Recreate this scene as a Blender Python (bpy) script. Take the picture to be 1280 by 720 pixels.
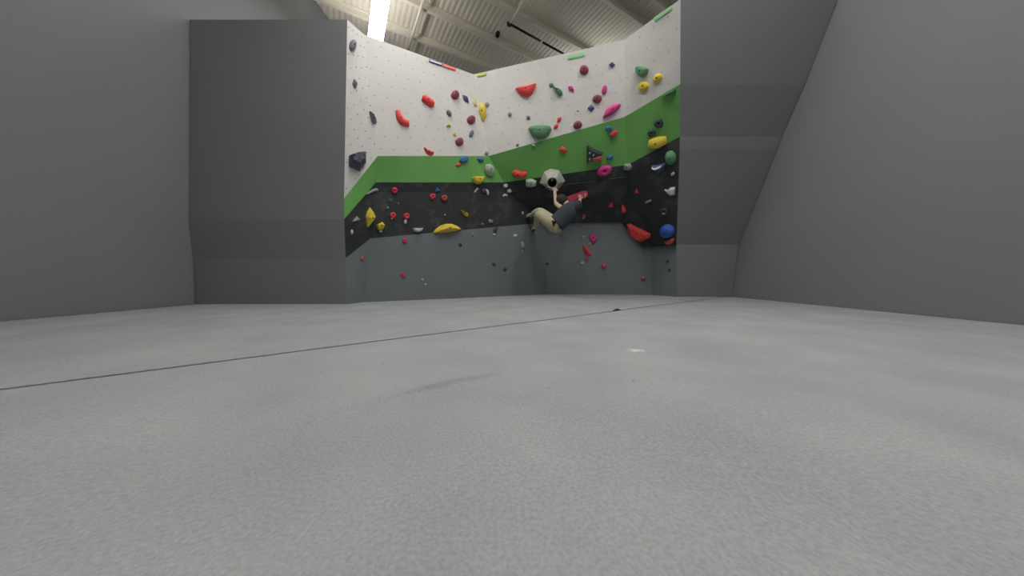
import bpy, bmesh, math, random
from mathutils import Vector, Matrix
from mathutils.bvhtree import BVHTree

for o in list(bpy.data.objects):
    bpy.data.objects.remove(o, do_unlink=True)
scene = bpy.context.scene
COL = scene.collection
random.seed(11)

# ------------------------------------------------------------------ camera
F = 360.0            # focal length in pixels of a 1280x720 frame
CAM_H = 0.42         # phone propped up on the matting
PITCH = math.atan(15.0 / F)
cam_d = bpy.data.cameras.new('camera')
cam_d.sensor_width = 36.0
cam_d.lens = 36.0 * F / 1280.0
cam_d.clip_start = 0.02
cam = bpy.data.objects.new('camera', cam_d)
COL.objects.link(cam)
cam.location = (0, 0, CAM_H)
cam.rotation_euler = (math.pi / 2 - PITCH, 0, 0)
scene.camera = cam

# ------------------------------------------------------------------ world and exposure
world = bpy.data.worlds.new('world')
scene.world = world
world.use_nodes = True
world.node_tree.nodes['Background'].inputs['Color'].default_value = (0.5, 0.52, 0.55, 1)
world.node_tree.nodes['Background'].inputs['Strength'].default_value = 0.05
scene.view_settings.view_transform = 'Standard'
scene.view_settings.look = 'None'
scene.view_settings.gamma = 1.0
scene.view_settings.use_curve_mapping = False
scene.view_settings.exposure = 0.12
LIGHT_STRENGTH = 26.0
ADDED_UPLIGHT_STRENGTH = 11.0

# ------------------------------------------------------------------ survey helpers
def ray(px, py):
    x = (px - 640.0) / F
    u = (360.0 - py) / F
    cp, sp = math.cos(PITCH), math.sin(PITCH)
    return Vector((x, cp + u * sp, u * cp - sp))
CAMP = Vector((0, 0, CAM_H))
def atY(px, py, Y):
    r = ray(px, py)
    return CAMP + r * (Y / r.y)
def atZ(px, py, z):
    r = ray(px, py)
    return CAMP + r * ((z - CAM_H) / r.z)

# ------------------------------------------------------------------ materials
def lin(c):
    def f(v):
        v /= 255.0
        return v / 12.92 if v <= 0.04045 else ((v + 0.055) / 1.055) ** 2.4
    return tuple(f(v) for v in c[:3]) + (1.0,)

def make_mat(name, rgb, rough=0.6, var=0.10, scale=6.0, bump=0.15, bscale=60.0,
             chalk=0.0, chalk_scale=4.0, chalk_rgb=(190, 190, 186), metallic=0.0, emit=None, spec=0.3):
    m = bpy.data.materials.new(name)
    m.use_nodes = True
    nt = m.node_tree
    N, L = nt.nodes, nt.links
    b = N['Principled BSDF']
    b.inputs['Roughness'].default_value = rough
    b.inputs['Metallic'].default_value = metallic
    b.inputs['Specular IOR Level'].default_value = spec
    tc = N.new('ShaderNodeTexCoord')
    nz = N.new('ShaderNodeTexNoise')
    nz.inputs['Scale'].default_value = scale
    nz.inputs['Detail'].default_value = 5
    L.new(tc.outputs['Object'], nz.inputs['Vector'])
    base = lin(rgb)
    ramp = N.new('ShaderNodeValToRGB')
    ramp.color_ramp.elements[0].position = 0.3
    ramp.color_ramp.elements[1].position = 0.7
    ramp.color_ramp.elements[0].color = tuple(v * (1 - var) for v in base[:3]) + (1,)
    ramp.color_ramp.elements[1].color = tuple(min(1, v * (1 + var)) for v in base[:3]) + (1,)
    L.new(nz.outputs['Fac'], ramp.inputs['Fac'])
    out = ramp.outputs['Color']
    if chalk > 0:
        n2 = N.new('ShaderNodeTexNoise')
        n2.inputs['Scale'].default_value = chalk_scale
        n2.inputs['Detail'].default_value = 7
        n2.inputs['Roughness'].default_value = 0.65
        n2.inputs['Distortion'].default_value = 0.4
        L.new(tc.outputs['Object'], n2.inputs['Vector'])
        mr = N.new('ShaderNodeMapRange')
        mr.inputs['From Min'].default_value = 0.52
        mr.inputs['From Max'].default_value = 0.78
        mr.inputs['To Min'].default_value = 0.0
        mr.inputs['To Max'].default_value = chalk
        L.new(n2.outputs['Fac'], mr.inputs['Value'])
        mix = N.new('ShaderNodeMixRGB')
        mix.inputs['Color2'].default_value = lin(chalk_rgb)
        L.new(mr.outputs['Result'], mix.inputs['Fac'])
        L.new(out, mix.inputs['Color1'])
        out = mix.outputs['Color']
    L.new(out, b.inputs['Base Color'])
    if bump > 0:
        nb = N.new('ShaderNodeTexNoise')
        nb.inputs['Scale'].default_value = bscale
        nb.inputs['Detail'].default_value = 3
        L.new(tc.outputs['Object'], nb.inputs['Vector'])
        bp = N.new('ShaderNodeBump')
        bp.inputs['Strength'].default_value = bump
        bp.inputs['Distance'].default_value = 0.01
        L.new(nb.outputs['Fac'], bp.inputs['Height'])
        L.new(bp.outputs['Normal'], b.inputs['Normal'])
    if emit:
        b.inputs['Emission Color'].default_value = (1.0, 0.99, 0.975, 1)
        b.inputs['Emission Strength'].default_value = emit
    return m

M = {}
M['white'] = make_mat('white_wall_paint', (212, 210, 206), 0.7, 0.05, 1.2, 0.08, 80, chalk=0.25, chalk_scale=1.5, chalk_rgb=(190, 184, 174))
M['green'] = make_mat('green_wall_paint', (112, 174, 94), 0.65, 0.08, 1.5, 0.08, 80, chalk=0.16, chalk_scale=1.8, chalk_rgb=(150, 160, 140))
M['black'] = make_mat('black_wall_paint', (54, 57, 58), 0.7, 0.15, 2.0, 0.08, 80, chalk=0.50, chalk_scale=2.6, chalk_rgb=(118, 122, 124))
M['kick'] = make_mat('grey_kicker_paint', (120, 126, 130), 0.6, 0.06, 1.2, 0.06, 80, chalk=0.10, chalk_scale=2.0, chalk_rgb=(140, 144, 146))
M['part'] = make_mat('grey_partition_paint', (132, 134, 136), 0.8, 0.03, 0.7, 0.05, 60)
M['deck'] = make_mat('painted_steel_deck', (224, 216, 200), 0.6, 0.05, 1.0, 0.05, 40)
M['joist'] = make_mat('painted_steel_joist', (232, 225, 210), 0.6, 0.04, 2.0, 0.03, 40)
M['hole'] = make_mat('bolt_hole_dark', (120, 115, 110), 0.8, 0.05, 5, 0)
M['pipe_black'] = make_mat('black_iron_pipe', (34, 32, 30), 0.5, 0.1, 5, 0.05)
M['lamp_body'] = make_mat('lamp_housing_white', (225, 225, 225), 0.5, 0.02, 3, 0)
M['lamp'] = make_mat('lamp_diffuser', (250, 250, 250), 0.5, 0.0, 3, 0, emit=LIGHT_STRENGTH)
M['added_up'] = make_mat('added_uplight_glow', (250, 250, 250), 0.5, 0.0, 3, 0, emit=ADDED_UPLIGHT_STRENGTH)
M['bolt'] = make_mat('bolt_steel_dark', (52, 50, 50), 0.5, 0.1, 20, 0.0, metallic=0.4)
HC = {
    'red': (238, 82, 76), 'orange': (226, 98, 74), 'maroon': (150, 76, 86), 'slate': (124, 122, 134), 'navy': (86, 98, 146),
    'purple': (92, 86, 108), 'yellow': (228, 204, 74), 'pale_yellow': (210, 206, 132), 'green': (102, 150, 112),
    'dark_green': (62, 104, 66), 'magenta': (218, 76, 150), 'pink': (220, 76, 104), 'blue': (70, 124, 176), 'royal': (62, 104, 190),
    'grey': (156, 158, 154), 'pale': (208, 210, 204), 'pale_green': (170, 190, 166), 'charcoal': (70, 76, 84), 'dark': (56, 66, 66),
    'mist': (112, 140, 122), 'stone': (186, 184, 176), 'brick': (186, 92, 84), 'inner': (34, 31, 28),
}
for k, v in HC.items():
    M['h_' + k] = make_mat('hold_' + k, v, 0.6, 0.10, 9.0, 0.35, 130, chalk=0.22, chalk_scale=7.0,
                           chalk_rgb=tuple(int(0.55 * c + 0.45 * 215) for c in v))

def carpet_material():
    m = bpy.data.materials.new('grey_mat_carpet')
    m.use_nodes = True
    nt = m.node_tree
    N, L = nt.nodes, nt.links
    b = N['Principled BSDF']
    b.inputs['Roughness'].default_value = 0.9
    b.inputs['Specular IOR Level'].default_value = 0.15
    geo = N.new('ShaderNodeNewGeometry')
    fine = N.new('ShaderNodeTexNoise'); fine.inputs['Scale'].default_value = 130; fine.inputs['Detail'].default_value = 4
    big = N.new('ShaderNodeTexNoise'); big.inputs['Scale'].default_value = 2.2; big.inputs['Detail'].default_value = 6
    for n in (fine, big):
        L.new(geo.outputs['Position'], n.inputs['Vector'])
    r1 = N.new('ShaderNodeValToRGB')
    r1.color_ramp.elements[0].position = 0.32; r1.color_ramp.elements[1].position = 0.68
    r1.color_ramp.elements[0].color = lin((163, 165, 167)); r1.color_ramp.elements[1].color = lin((181, 182, 183))
    L.new(fine.outputs['Fac'], r1.inputs['Fac'])
    r2 = N.new('ShaderNodeValToRGB')
    r2.color_ramp.elements[0].position = 0.3; r2.color_ramp.elements[1].position = 0.7
    r2.color_ramp.elements[0].color = (0.82, 0.83, 0.84, 1); r2.color_ramp.elements[1].color = (1, 1, 1, 1)
    L.new(big.outputs['Fac'], r2.inputs['Fac'])
    mul = N.new('ShaderNodeMixRGB'); mul.blend_type = 'MULTIPLY'; mul.inputs['Fac'].default_value = 1
    L.new(r1.outputs['Color'], mul.inputs['Color1']); L.new(r2.outputs['Color'], mul.inputs['Color2'])
    # spilled chalk: a ragged white patch lying on the mat
    spot = atZ(796, 438, 0)
    dist = N.new('ShaderNodeVectorMath'); dist.operation = 'SUBTRACT'
    dist.inputs[1].default_value = spot
    L.new(geo.outputs['Position'], dist.inputs[0])
    sc = N.new('ShaderNodeVectorMath'); sc.operation = 'MULTIPLY'; sc.inputs[1].default_value = (1.0, 1.5, 1.0)
    L.new(dist.outputs['Vector'], sc.inputs[0])
    ln = N.new('ShaderNodeVectorMath'); ln.operation = 'LENGTH'
    L.new(sc.outputs['Vector'], ln.inputs[0])
    fall = N.new('ShaderNodeMapRange')
    fall.inputs['From Min'].default_value = 0.0; fall.inputs['From Max'].default_value = 0.12
    fall.inputs['To Min'].default_value = 0.46; fall.inputs['To Max'].default_value = -0.25
    L.new(ln.outputs['Value'], fall.inputs['Value'])
    cn = N.new('ShaderNodeTexNoise'); cn.inputs['Scale'].default_value = 45; cn.inputs['Detail'].default_value = 5
    L.new(geo.outputs['Position'], cn.inputs['Vector'])
    add = N.new('ShaderNodeMath'); add.operation = 'ADD'
    L.new(fall.outputs['Result'], add.inputs[0]); L.new(cn.outputs['Fac'], add.inputs[1])
    th = N.new('ShaderNodeMapRange')
    th.inputs['From Min'].default_value = 0.62; th.inputs['From Max'].default_value = 0.85
    L.new(add.outputs['Value'], th.inputs['Value'])
    mix = N.new('ShaderNodeMixRGB'); mix.inputs['Color2'].default_value = lin((214, 216, 214))
    L.new(th.outputs['Result'], mix.inputs['Fac']); L.new(mul.outputs['Color'], mix.inputs['Color1'])
    # a few dark crumbs of rubber and dirt
    vor = N.new('ShaderNodeTexVoronoi'); vor.inputs['Scale'].default_value = 5.5
    L.new(geo.outputs['Position'], vor.inputs['Vector'])
    cr = N.new('ShaderNodeMapRange')
    cr.inputs['From Min'].default_value = 0.018; cr.inputs['From Max'].default_value = 0.045
    cr.inputs['To Min'].default_value = 0.55; cr.inputs['To Max'].default_value = 0.0
    L.new(vor.outputs['Distance'], cr.inputs['Value'])
    mix2 = N.new('ShaderNodeMixRGB'); mix2.inputs['Color2'].default_value = lin((70, 70, 70))
    L.new(cr.outputs['Result'], mix2.inputs['Fac']); L.new(mix.outputs['Color'], mix2.inputs['Color1'])
    # shade of the mat cover's old fold, painted in as a darker line
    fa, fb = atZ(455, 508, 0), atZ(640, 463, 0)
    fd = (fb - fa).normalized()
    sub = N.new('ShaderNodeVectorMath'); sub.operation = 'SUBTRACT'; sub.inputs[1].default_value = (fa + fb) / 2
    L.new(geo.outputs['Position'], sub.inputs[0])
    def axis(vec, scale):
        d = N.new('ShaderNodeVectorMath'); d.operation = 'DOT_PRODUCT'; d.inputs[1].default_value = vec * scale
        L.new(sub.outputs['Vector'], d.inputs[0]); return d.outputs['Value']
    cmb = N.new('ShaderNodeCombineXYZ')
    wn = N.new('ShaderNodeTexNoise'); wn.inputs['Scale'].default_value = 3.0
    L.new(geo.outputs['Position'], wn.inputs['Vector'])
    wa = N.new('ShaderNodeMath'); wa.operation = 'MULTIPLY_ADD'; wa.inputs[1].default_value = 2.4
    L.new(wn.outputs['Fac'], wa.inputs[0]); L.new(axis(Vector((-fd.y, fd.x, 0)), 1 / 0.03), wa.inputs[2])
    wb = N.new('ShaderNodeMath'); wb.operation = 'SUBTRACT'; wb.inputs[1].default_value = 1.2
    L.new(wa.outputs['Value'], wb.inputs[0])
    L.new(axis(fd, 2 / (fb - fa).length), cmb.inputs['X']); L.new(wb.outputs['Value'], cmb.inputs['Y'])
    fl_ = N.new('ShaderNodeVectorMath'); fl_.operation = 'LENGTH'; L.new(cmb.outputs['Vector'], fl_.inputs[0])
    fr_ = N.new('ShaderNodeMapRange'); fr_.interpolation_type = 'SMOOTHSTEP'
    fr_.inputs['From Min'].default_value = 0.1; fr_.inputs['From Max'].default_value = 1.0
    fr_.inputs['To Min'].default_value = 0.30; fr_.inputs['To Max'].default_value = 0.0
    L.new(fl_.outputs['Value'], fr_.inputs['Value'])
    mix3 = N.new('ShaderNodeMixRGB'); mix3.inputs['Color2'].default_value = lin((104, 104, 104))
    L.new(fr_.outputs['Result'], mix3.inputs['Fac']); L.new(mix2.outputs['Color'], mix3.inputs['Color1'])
    L.new(mix3.outputs['Color'], b.inputs['Base Color'])
    bp = N.new('ShaderNodeBump'); bp.inputs['Strength'].default_value = 0.3; bp.inputs['Distance'].default_value = 0.004
    L.new(fine.outputs['Fac'], bp.inputs['Height']); L.new(bp.outputs['Normal'], b.inputs['Normal'])
    return m
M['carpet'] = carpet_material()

# ------------------------------------------------------------------ object helpers
def link(name, verts, faces, mat, parent=None, smooth=False, loc=None, mw=None):
    me = bpy.data.meshes.new(name)
    me.from_pydata([tuple(v) for v in verts], [], faces)
    me.validate()
    bm = bmesh.new(); bm.from_mesh(me)
    bmesh.ops.recalc_face_normals(bm, faces=bm.faces)
    bm.to_mesh(me); bm.free()
    me.materials.append(mat)
    if smooth:
        for p in me.polygons:
            p.use_smooth = True
    o = bpy.data.objects.new(name, me)
    COL.objects.link(o)
    if mw is not None:
        o.matrix_world = mw
    if loc is not None:
        o.location = loc
    if parent is not None:
        o.parent = parent
    return o
def empty(name, loc=(0, 0, 0), rot=None):
    o = bpy.data.objects.new(name, None)
    o.empty_display_size = 0.1
    COL.objects.link(o)
    o.location = loc
    if rot is not None:
        o.rotation_euler = rot
    return o
def tag(o, label=None, cat=None, group=None, kind=None):
    if label: o['label'] = label
    if cat: o['category'] = cat
    if group: o['group'] = group
    if kind: o['kind'] = kind
    return o
def box_geo(c, ax, ay, az):
    """box centred at c with half-axis vectors"""
    vs = []
    for i in (-1, 1):
        for j in (-1, 1):
            for k in (-1, 1):
                vs.append(c + ax * i + ay * j + az * k)
    fs = [(0, 1, 3, 2), (4, 6, 7, 5), (0, 4, 5, 1), (2, 3, 7, 6), (0, 2, 6, 4), (1, 5, 7, 3)]
    return vs, fs
def tube_geo(pts, r, seg=10):
    vs, fs = [], []
    n = len(pts)
    for i, p in enumerate(pts):
        t = (pts[min(i + 1, n - 1)] - pts[max(i - 1, 0)]).normalized()
        a = t.cross(Vector((0.13, 0.2, 1))).normalized()
        b = t.cross(a)
        rr = r[i] if isinstance(r, (list, tuple)) else r
        for k in range(seg):
            th = 2 * math.pi * k / seg
            vs.append(p + a * (rr * math.cos(th)) + b * (rr * math.sin(th)))
    for i in range(n - 1):
        for k in range(seg):
            fs.append((i * seg + k, i * seg + (k + 1) % seg, (i + 1) * seg + (k + 1) % seg, (i + 1) * seg + k))
    fs.append(tuple(range(seg))); fs.append(tuple((n - 1) * seg + k for k in range(seg)))
    return vs, fs

# ------------------------------------------------------------------ the hall
XL, XR, YB, YF, ZC = -4.7, 4.4, 12.0, -5.0, 7.0
DR = Vector((-0.506, 0.863, 0)).normalized()     # along the deck flutes and the lamps
ER = Vector((DR.y, -DR.x, 0))                    # along the joists and the mat seam

def partition(name, c, ax, ay, az):
    v, f = box_geo(Vector(c), Vector(ax), Vector(ay), Vector(az))
    o = link(name, v, f, M['part'])
    tag(o, kind='structure')
    return o
hz = (ZC + 0.5) / 2
partition('wall_side_left', (XL - 0.1, (YB + YF) / 2, hz - 0.4), (0.1, 0, 0), (0, (YB - YF) / 2, 0), (0, 0, hz))
partition('wall_side_right', (XR + 0.1, (YB + YF) / 2, hz - 0.4), (0.1, 0, 0), (0, (YB - YF) / 2, 0), (0, 0, hz))
partition('wall_far', ((XL + XR) / 2, YB + 0.1, hz - 0.4), ((XR - XL) / 2, 0, 0), (0, 0.1, 0), (0, 0, hz))
partition('wall_rear', ((XL + XR) / 2, YF - 0.1, hz - 0.4), ((XR - XL) / 2, 0, 0), (0, 0.1, 0), (0, 0, hz))

# floor: concrete base with two carpeted mats meeting in a long seam
v, f = box_geo(Vector(((XL + XR) / 2, (YB + YF) / 2, -0.35)), Vector(((XR - XL) / 2, 0, 0)), Vector((0, (YB - YF) / 2, 0)), Vector((0, 0, 0.05)))
floor = tag(link('floor', v, f, M['part']), kind='structure')
S0 = atZ(438, 430, 0); S1 = atZ(770, 388, 0)
SD = (S1 - S0).normalized(); SN = Vector((-SD.y, SD.x, 0))      # SN points away from the camera
def steps(lo, hi, flo, fhi, coarse, fine):
    out, x = [], lo
    while x < hi - 1e-6:
        out.append(x)
        x += fine if flo <= x < fhi else coarse
    out.append(hi)
    return out
xs = steps(XL, XR, -2.4, 2.4, 0.15, 0.03)
ys = steps(YF, YB, 0.2, 4.6, 0.15, 0.03)
crease = [atZ(a, b, 0) for a, b in ((380, 530), (438, 511), (500, 497), (560, 480), (600, 471), (650, 462))]
def seg_side(p):
    """signed distance to the crease polyline and how far along it lies"""
    best = (1e9, 0, 0)
    for i in range(len(crease) - 1):
        a, b = crease[i], crease[i + 1]
        d = b - a
        t = max(0, min(1, (p - a).dot(d) / d.length_squared))
        q = a + d * t
        e = (p - q).length
        if e < best[0]:
            s = d.x * (p.y - a.y) - d.y * (p.x - a.x)
            best = (e, 1 if s > 0 else -1, (i + t) / (len(crease) - 1))
    return best
def mat_height(x, y):
    z = 0.0025 * math.sin(1.7 * x + 0.6) * math.sin(1.3 * y + 1.1)
    if -1.4 < x < 0.6 and 0.3 < y < 1.9:
        e, s, t = seg_side(Vector((x, y, 0)))
        amp = math.sin(math.pi * min(1, max(0, t * 0.9 + 0.08)))
        z += 0.016 * amp * math.exp(-(e / (0.03 if s < 0 else 0.11)) ** 2) * (1 if e < 0.4 else 0)
    ds = (Vector((x, y, 0)) - S0).dot(SN)
    z -= 0.006 * math.exp(-(ds / 0.035) ** 2)
    return z
for side in (1, -1):
    bm = bmesh.new()
    grid = [[bm.verts.new((x, y, 0)) for y in ys] for x in xs]
    for i in range(len(xs) - 1):
        for j in range(len(ys) - 1):
            bm.faces.new((grid[i][j], grid[i + 1][j], grid[i + 1][j + 1], grid[i][j + 1]))
    gap = S0 + SN * (0.003 * side)
    bmesh.ops.bisect_plane(bm, geom=bm.verts[:] + bm.edges[:] + bm.faces[:], plane_co=gap, plane_no=SN * -side, clear_outer=True)
    for vv in bm.verts:
        vv.co.z = mat_height(vv.co.x, vv.co.y) + (0.004 if side > 0 else 0)
    ret = bmesh.ops.extrude_edge_only(bm, edges=[e for e in bm.edges if e.is_boundary])
    for g in ret['geom']:
        if isinstance(g, bmesh.types.BMVert):
            g.co.z = -0.3
    me = bpy.data.meshes.new('floor_mat'); 
    bmesh.ops.recalc_face_normals(bm, faces=bm.faces)
    bm.to_mesh(me); bm.free()
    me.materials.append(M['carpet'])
    for p in me.polygons:
        p.use_smooth = abs(p.normal.z) > 0.5
    o = bpy.data.objects.new('floor_mat', me)
    COL.objects.link(o); o.parent = floor
# little folded flap of carpet where the seam has come open
fc = atZ(769, 388, 0)
fl = [fc + SD * a + SN * b + Vector((0, 0, c)) for a, b, c in
      ((-0.08, -0.01, 0.0), (0.0, -0.05, 0.022), (0.11, -0.01, 0.0), (0.02, 0.03, 0.004), (0.0, -0.02, 0.03))]
link('seam_flap', fl, [(0, 1, 4), (1, 2, 4), (2, 3, 4), (3, 0, 4), (0, 3, 2, 1)], M['h_charcoal'], floor)

# ceiling: fluted steel deck
bm = bmesh.new()
pitch = 0.125
prof = [(0, 0), (0.045, 0), (0.065, 0.013), (0.105, 0.013)]
row_lo, row_hi = [], []
k = -110
while k < 110:
    for (a, hgt) in prof:
        e = k * pitch + a
        base = Vector((0.35, 3.5, ZC + hgt)) + ER * e
        row_lo.append(bm.verts.new(base - DR * 14)); row_hi.append(bm.verts.new(base + DR * 14))
    k += 1
for i in range(len(row_lo) - 1):
    bm.faces.new((row_lo[i], row_lo[i + 1], row_hi[i + 1], row_hi[i]))
for co, no in (((XL, 0, 0), (-1, 0, 0)), ((XR, 0, 0), (1, 0, 0)), ((0, YB, 0), (0, 1, 0)), ((0, YF, 0), (0, -1, 0))):
    bmesh.ops.bisect_plane(bm, geom=bm.verts[:] + bm.edges[:] + bm.faces[:], plane_co=co, plane_no=no, clear_outer=True)
me = bpy.data.meshes.new('ceiling'); bm.to_mesh(me); bm.free(); me.materials.append(M['deck'])
ceiling = bpy.data.objects.new('ceiling', me); COL.objects.link(ceiling); tag(ceiling, kind='structure')

def clip_line(p, d):
    lo, hi = -99.0, 99.0
    for k, (a, b) in enumerate(((XL + 0.02, XR - 0.02), (YF + 0.02, YB - 0.02))):
        if abs(d[k]) < 1e-6:
            continue
        t0, t1 = (a - p[k]) / d[k], (b - p[k]) / d[k]
        lo = max(lo, min(t0, t1)); hi = min(hi, max(t0, t1))
    return lo, hi
UP = Vector((0, 0, 1))
joist_pts = [atZ(508, 42, ZC - 0.1), atZ(590, 37, ZC - 0.1), atZ(660, 24, ZC - 0.1), atZ(759.5, 0, ZC - 0.1), atZ(819, 0, ZC - 0.1)]
last = joist_pts[-1]
for n in range(1, 7):
    joist_pts.append(last - DR * (1.25 * n))
for jp in joist_pts:
    p = Vector((jp.x, jp.y, 0))
    lo, hi = clip_line(p, ER)
    if hi - lo < 0.5:
        continue
    c = p + ER * ((lo + hi) / 2); half = ER * ((hi - lo) / 2)
    V, FS = [], []
    for zc, w, t in ((ZC - 0.010, 0.060, 0.008), (ZC - 0.15, 0.042, 0.010)):
        v, f = box_geo(c + UP * zc, half, DR * w, UP * t)
        FS += [tuple(i + len(V) for i in q) for q in f]; V += v
    v, f = box_geo(c + UP * (ZC - 0.08), half, DR * 0.008, UP * 0.065)
    FS += [tuple(i + len(V) for i in q) for q in f]; V += v
    link('joist', V, FS, M['joist'], ceiling)
# bridging tubes running with the flutes under the deck
for (a, b) in (((533, -12), (510, 62)), ((657, -5), (637, 32))):
    v, f = tube_geo([atZ(a[0], a[1], ZC - 0.27), atZ(b[0], b[1], ZC - 0.27)], 0.032, 8)
    link('bridging_tube', v, f, M['joist'], ceiling, smooth=True)

# black pipe hanging under the deck
pz = ZC - 0.36
pA, pB = atZ(639, 31, pz), atZ(712, 71.5, pz)
pr = empty('ceiling_pipe', pA)
tag(pr, 'thin black iron pipe hanging below the steel deck', 'pipe')
dirp = (pB - pA)
mid = pA + dirp * 0.49
v, f = tube_geo([Vector((0, 0, 0)), dirp * 0.47], 0.026, 8); link('pipe_run', v, f, M['pipe_black'], pr, True)
v, f = tube_geo([dirp * 0.49, dirp], 0.026, 8); link('pipe_run', v, f, M['pipe_black'], pr, True)
v, f = tube_geo([dirp * 0.465, dirp * 0.495], 0.03, 8); link('coupling', v, f, M['joist'], pr, True)
el = [atZ(635, 28.5, ZC - 0.27) - pA, atZ(635.3, 31, ZC - 0.33) - pA, atZ(637, 32, pz) - pA, Vector((0, 0, 0))]
v, f = tube_geo(el, 0.034, 8); link('elbow', v, f, M['pipe_black'], pr, True)
# small junction box on the deck
jb = atZ(622, 43, ZC - 0.05)
v, f = box_geo(Vector((0, 0, 0)), DR * 0.055, ER * 0.04, UP * 0.05)
o = link('junction_box', v, f, M['pipe_black'], loc=jb)
v, f = tube_geo([Vector((0, 0, -0.05)), Vector((0, 0, -0.08))], 0.025, 8); link('sensor_nub', v, f, M['pipe_black'], o)
tag(o, 'small dark junction box fixed to the underside of the steel deck', 'junction box')

# lamps: long linear fixtures hung in rows, one in view, the rest added
ZL = 5.82
def lamp(cx, cy, label, group=None, half=1.22, w=0.155):
    r = empty('linear_ceiling_lamp', (cx, cy, ZL))
    tag(r, label, 'ceiling lamp', group)
    v, f = box_geo(Vector((0, 0, 0.04)), DR * half, ER * (w + 0.012), UP * 0.03); link('housing', v, f, M['lamp_body'], r)
    # diffuser: shallow curved trough
    V, FS = [], []
    n = 8
    for s in (-1, 1):
        for i in range(n + 1):
            t = -1 + 2 * i / n
            V.append(DR * (s * (half - 0.02)) + ER * (w * t) + UP * (0.01 - 0.035 * (1 - t * t)))
    for i in range(n):
        FS.append((i, i + 1, n + 2 + i, n + 1 + i))
    FS.append(tuple(range(n + 1))); FS.append(tuple(range(2 * n + 1, n, -1)))
    link('diffuser', V, FS, M['lamp'], r)
    v, f = box_geo(Vector((0, 0, 0.072)), DR * (half - 0.03), ER * (w - 0.01), UP * 0.004); link('added_uplight', v, f, M['added_up'], r)  # glowing top panel added to brighten the ceiling
    for s in (-1, 1):
        v, f = box_geo(DR * (s * (half - 0.005)) + UP * 0.015, DR * 0.012, ER * (w + 0.012), UP * 0.045); link('end_cap', v, f, M['lamp_body'], r)
        a = DR * (s * half * 0.75) + UP * 0.07
        v, f = tube_geo([a, a + UP * (ZC - ZL - 0.07)], 0.006, 6); link('hanging_wire', v, f, M['pipe_black'], r)
    return r
c0 = atZ(471.5, 35, ZL - 0.02)
lamp(c0.x, c0.y, 'glowing white linear lamp hanging above the top of the pale left climbing wall')
for i in range(0, 6):  # out-of-view rows added to brighten the mats and ceiling
    for j in range(-5, 0):
        c = c0 + ER * (2.3 * i) + DR * (3.1 * j)
        if XL + 0.8 < c.x < XR - 0.8 and YF + 1.2 < c.y < 4.62:
            lamp(c.x, c.y, 'unseen white linear lamp added over the open mat area for more light', 'unseen lamps added over the mats')
lamp(2.3, 9.9, 'unseen white linear lamp added behind the climbing walls to light the ceiling')  # hidden by the walls; added to brighten the deck above them

# ------------------------------------------------------------------ the climbing walls
ZT = 4.15
def T(px, py): return atZ(px, py, ZT)
def G0(px, py): return atZ(px, py, 0.0)
P = {}
P['A'] = dict(T=T(438, 28), W=atY(438, 238, 4.29), G=atY(438, 265, 4.29), K=atY(438, 318, 4.32), F=G0(438, 380))
P['B'] = dict(T=T(455, 43), W=atY(472, 195, 4.53), G=atY(470, 228, 4.60), C=atY(469, 240, 4.64), K=atY(463, 298, 4.60), F=G0(456, 378))
P['M'] = dict(T=T(592, 93), W=atY(611, 195, 5.54), G=atY(630, 228, 5.76), C=atY(638, 239, 5.86), K=atY(683, 278, 6.38), F=G0(683, 368))
P['R'] = dict(T=T(780, 50), W=atY(781, 146, 5.0), G=atY(785, 206, 5.35), C=atY(786, 220, 5.45), K=atY(815, 308, 6.12), F=G0(815, 369))
P['Z'] = dict(T=T(842, 5), W=atY(842, 110, 4.5), G=atY(842, 175, 4.85), C=atY(842, 190, 4.92), K=atY(842, 306, 5.66), F=G0(842, 371))
P['A']['C'] = atY(438, 274, 4.30)
P['A2'] = {k: P['B'][k] + (P['A'][k] - P['B'][k]) * 1.22 for k in P['A']}
P['Z2'] = {k: P['R'][k] + (P['Z'][k] - P['R'][k]) * 1.12 for k in P['Z']}
BV, BF, BTAG = [], [], []
def patch(name, quad, mat, parent, n=6, thick=0.05, proud=0.0):
    """bilinear panel with thickness; quad runs bottom-left, bottom-right, top-right, top-left as seen from the mats"""
    a, b, c, d = [Vector(q) for q in quad]
    nrm = ((b - a).cross(d - a) + (c - b).cross(a - b)).normalized()
    if nrm.dot(CAMP - a) < 0:
        nrm = -nrm
    def S(u, w): return (a * (1 - u) + b * u) * (1 - w) + (d * (1 - u) + c * u) * w + nrm * proud
    V, FS = [], []
    for lay in (0, 1):
        for i in range(n + 1):
            for j in range(n + 1):
                V.append(S(i / n, j / n) - nrm * (thick * lay))
    st = n + 1; off = st * st
    o0 = len(BV); BV.extend(V[:off])
    for i in range(n):
        for j in range(n):
            q = (i * st + j, (i + 1) * st + j, (i + 1) * st + j + 1, i * st + j + 1)
            FS.append(q); FS.append(tuple(x + off for x in reversed(q)))
            BF.append(tuple(x + o0 for x in q))
    rim = [i * st for i in range(n + 1)] + [n * st + j for j in range(1, n + 1)] + [i * st + n for i in range(n - 1, -1, -1)] + [j for j in range(n - 1, 0, -1)]
    for i in range(len(rim)):
        x, y = rim[i], rim[(i + 1) % len(rim)]
        FS.append((x, y, y + off, x + off))
    o = link(name, V, FS, mat, parent)
    return o, S, nrm
def struct_empty(name):
    return tag(empty(name), kind='structure')
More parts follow.
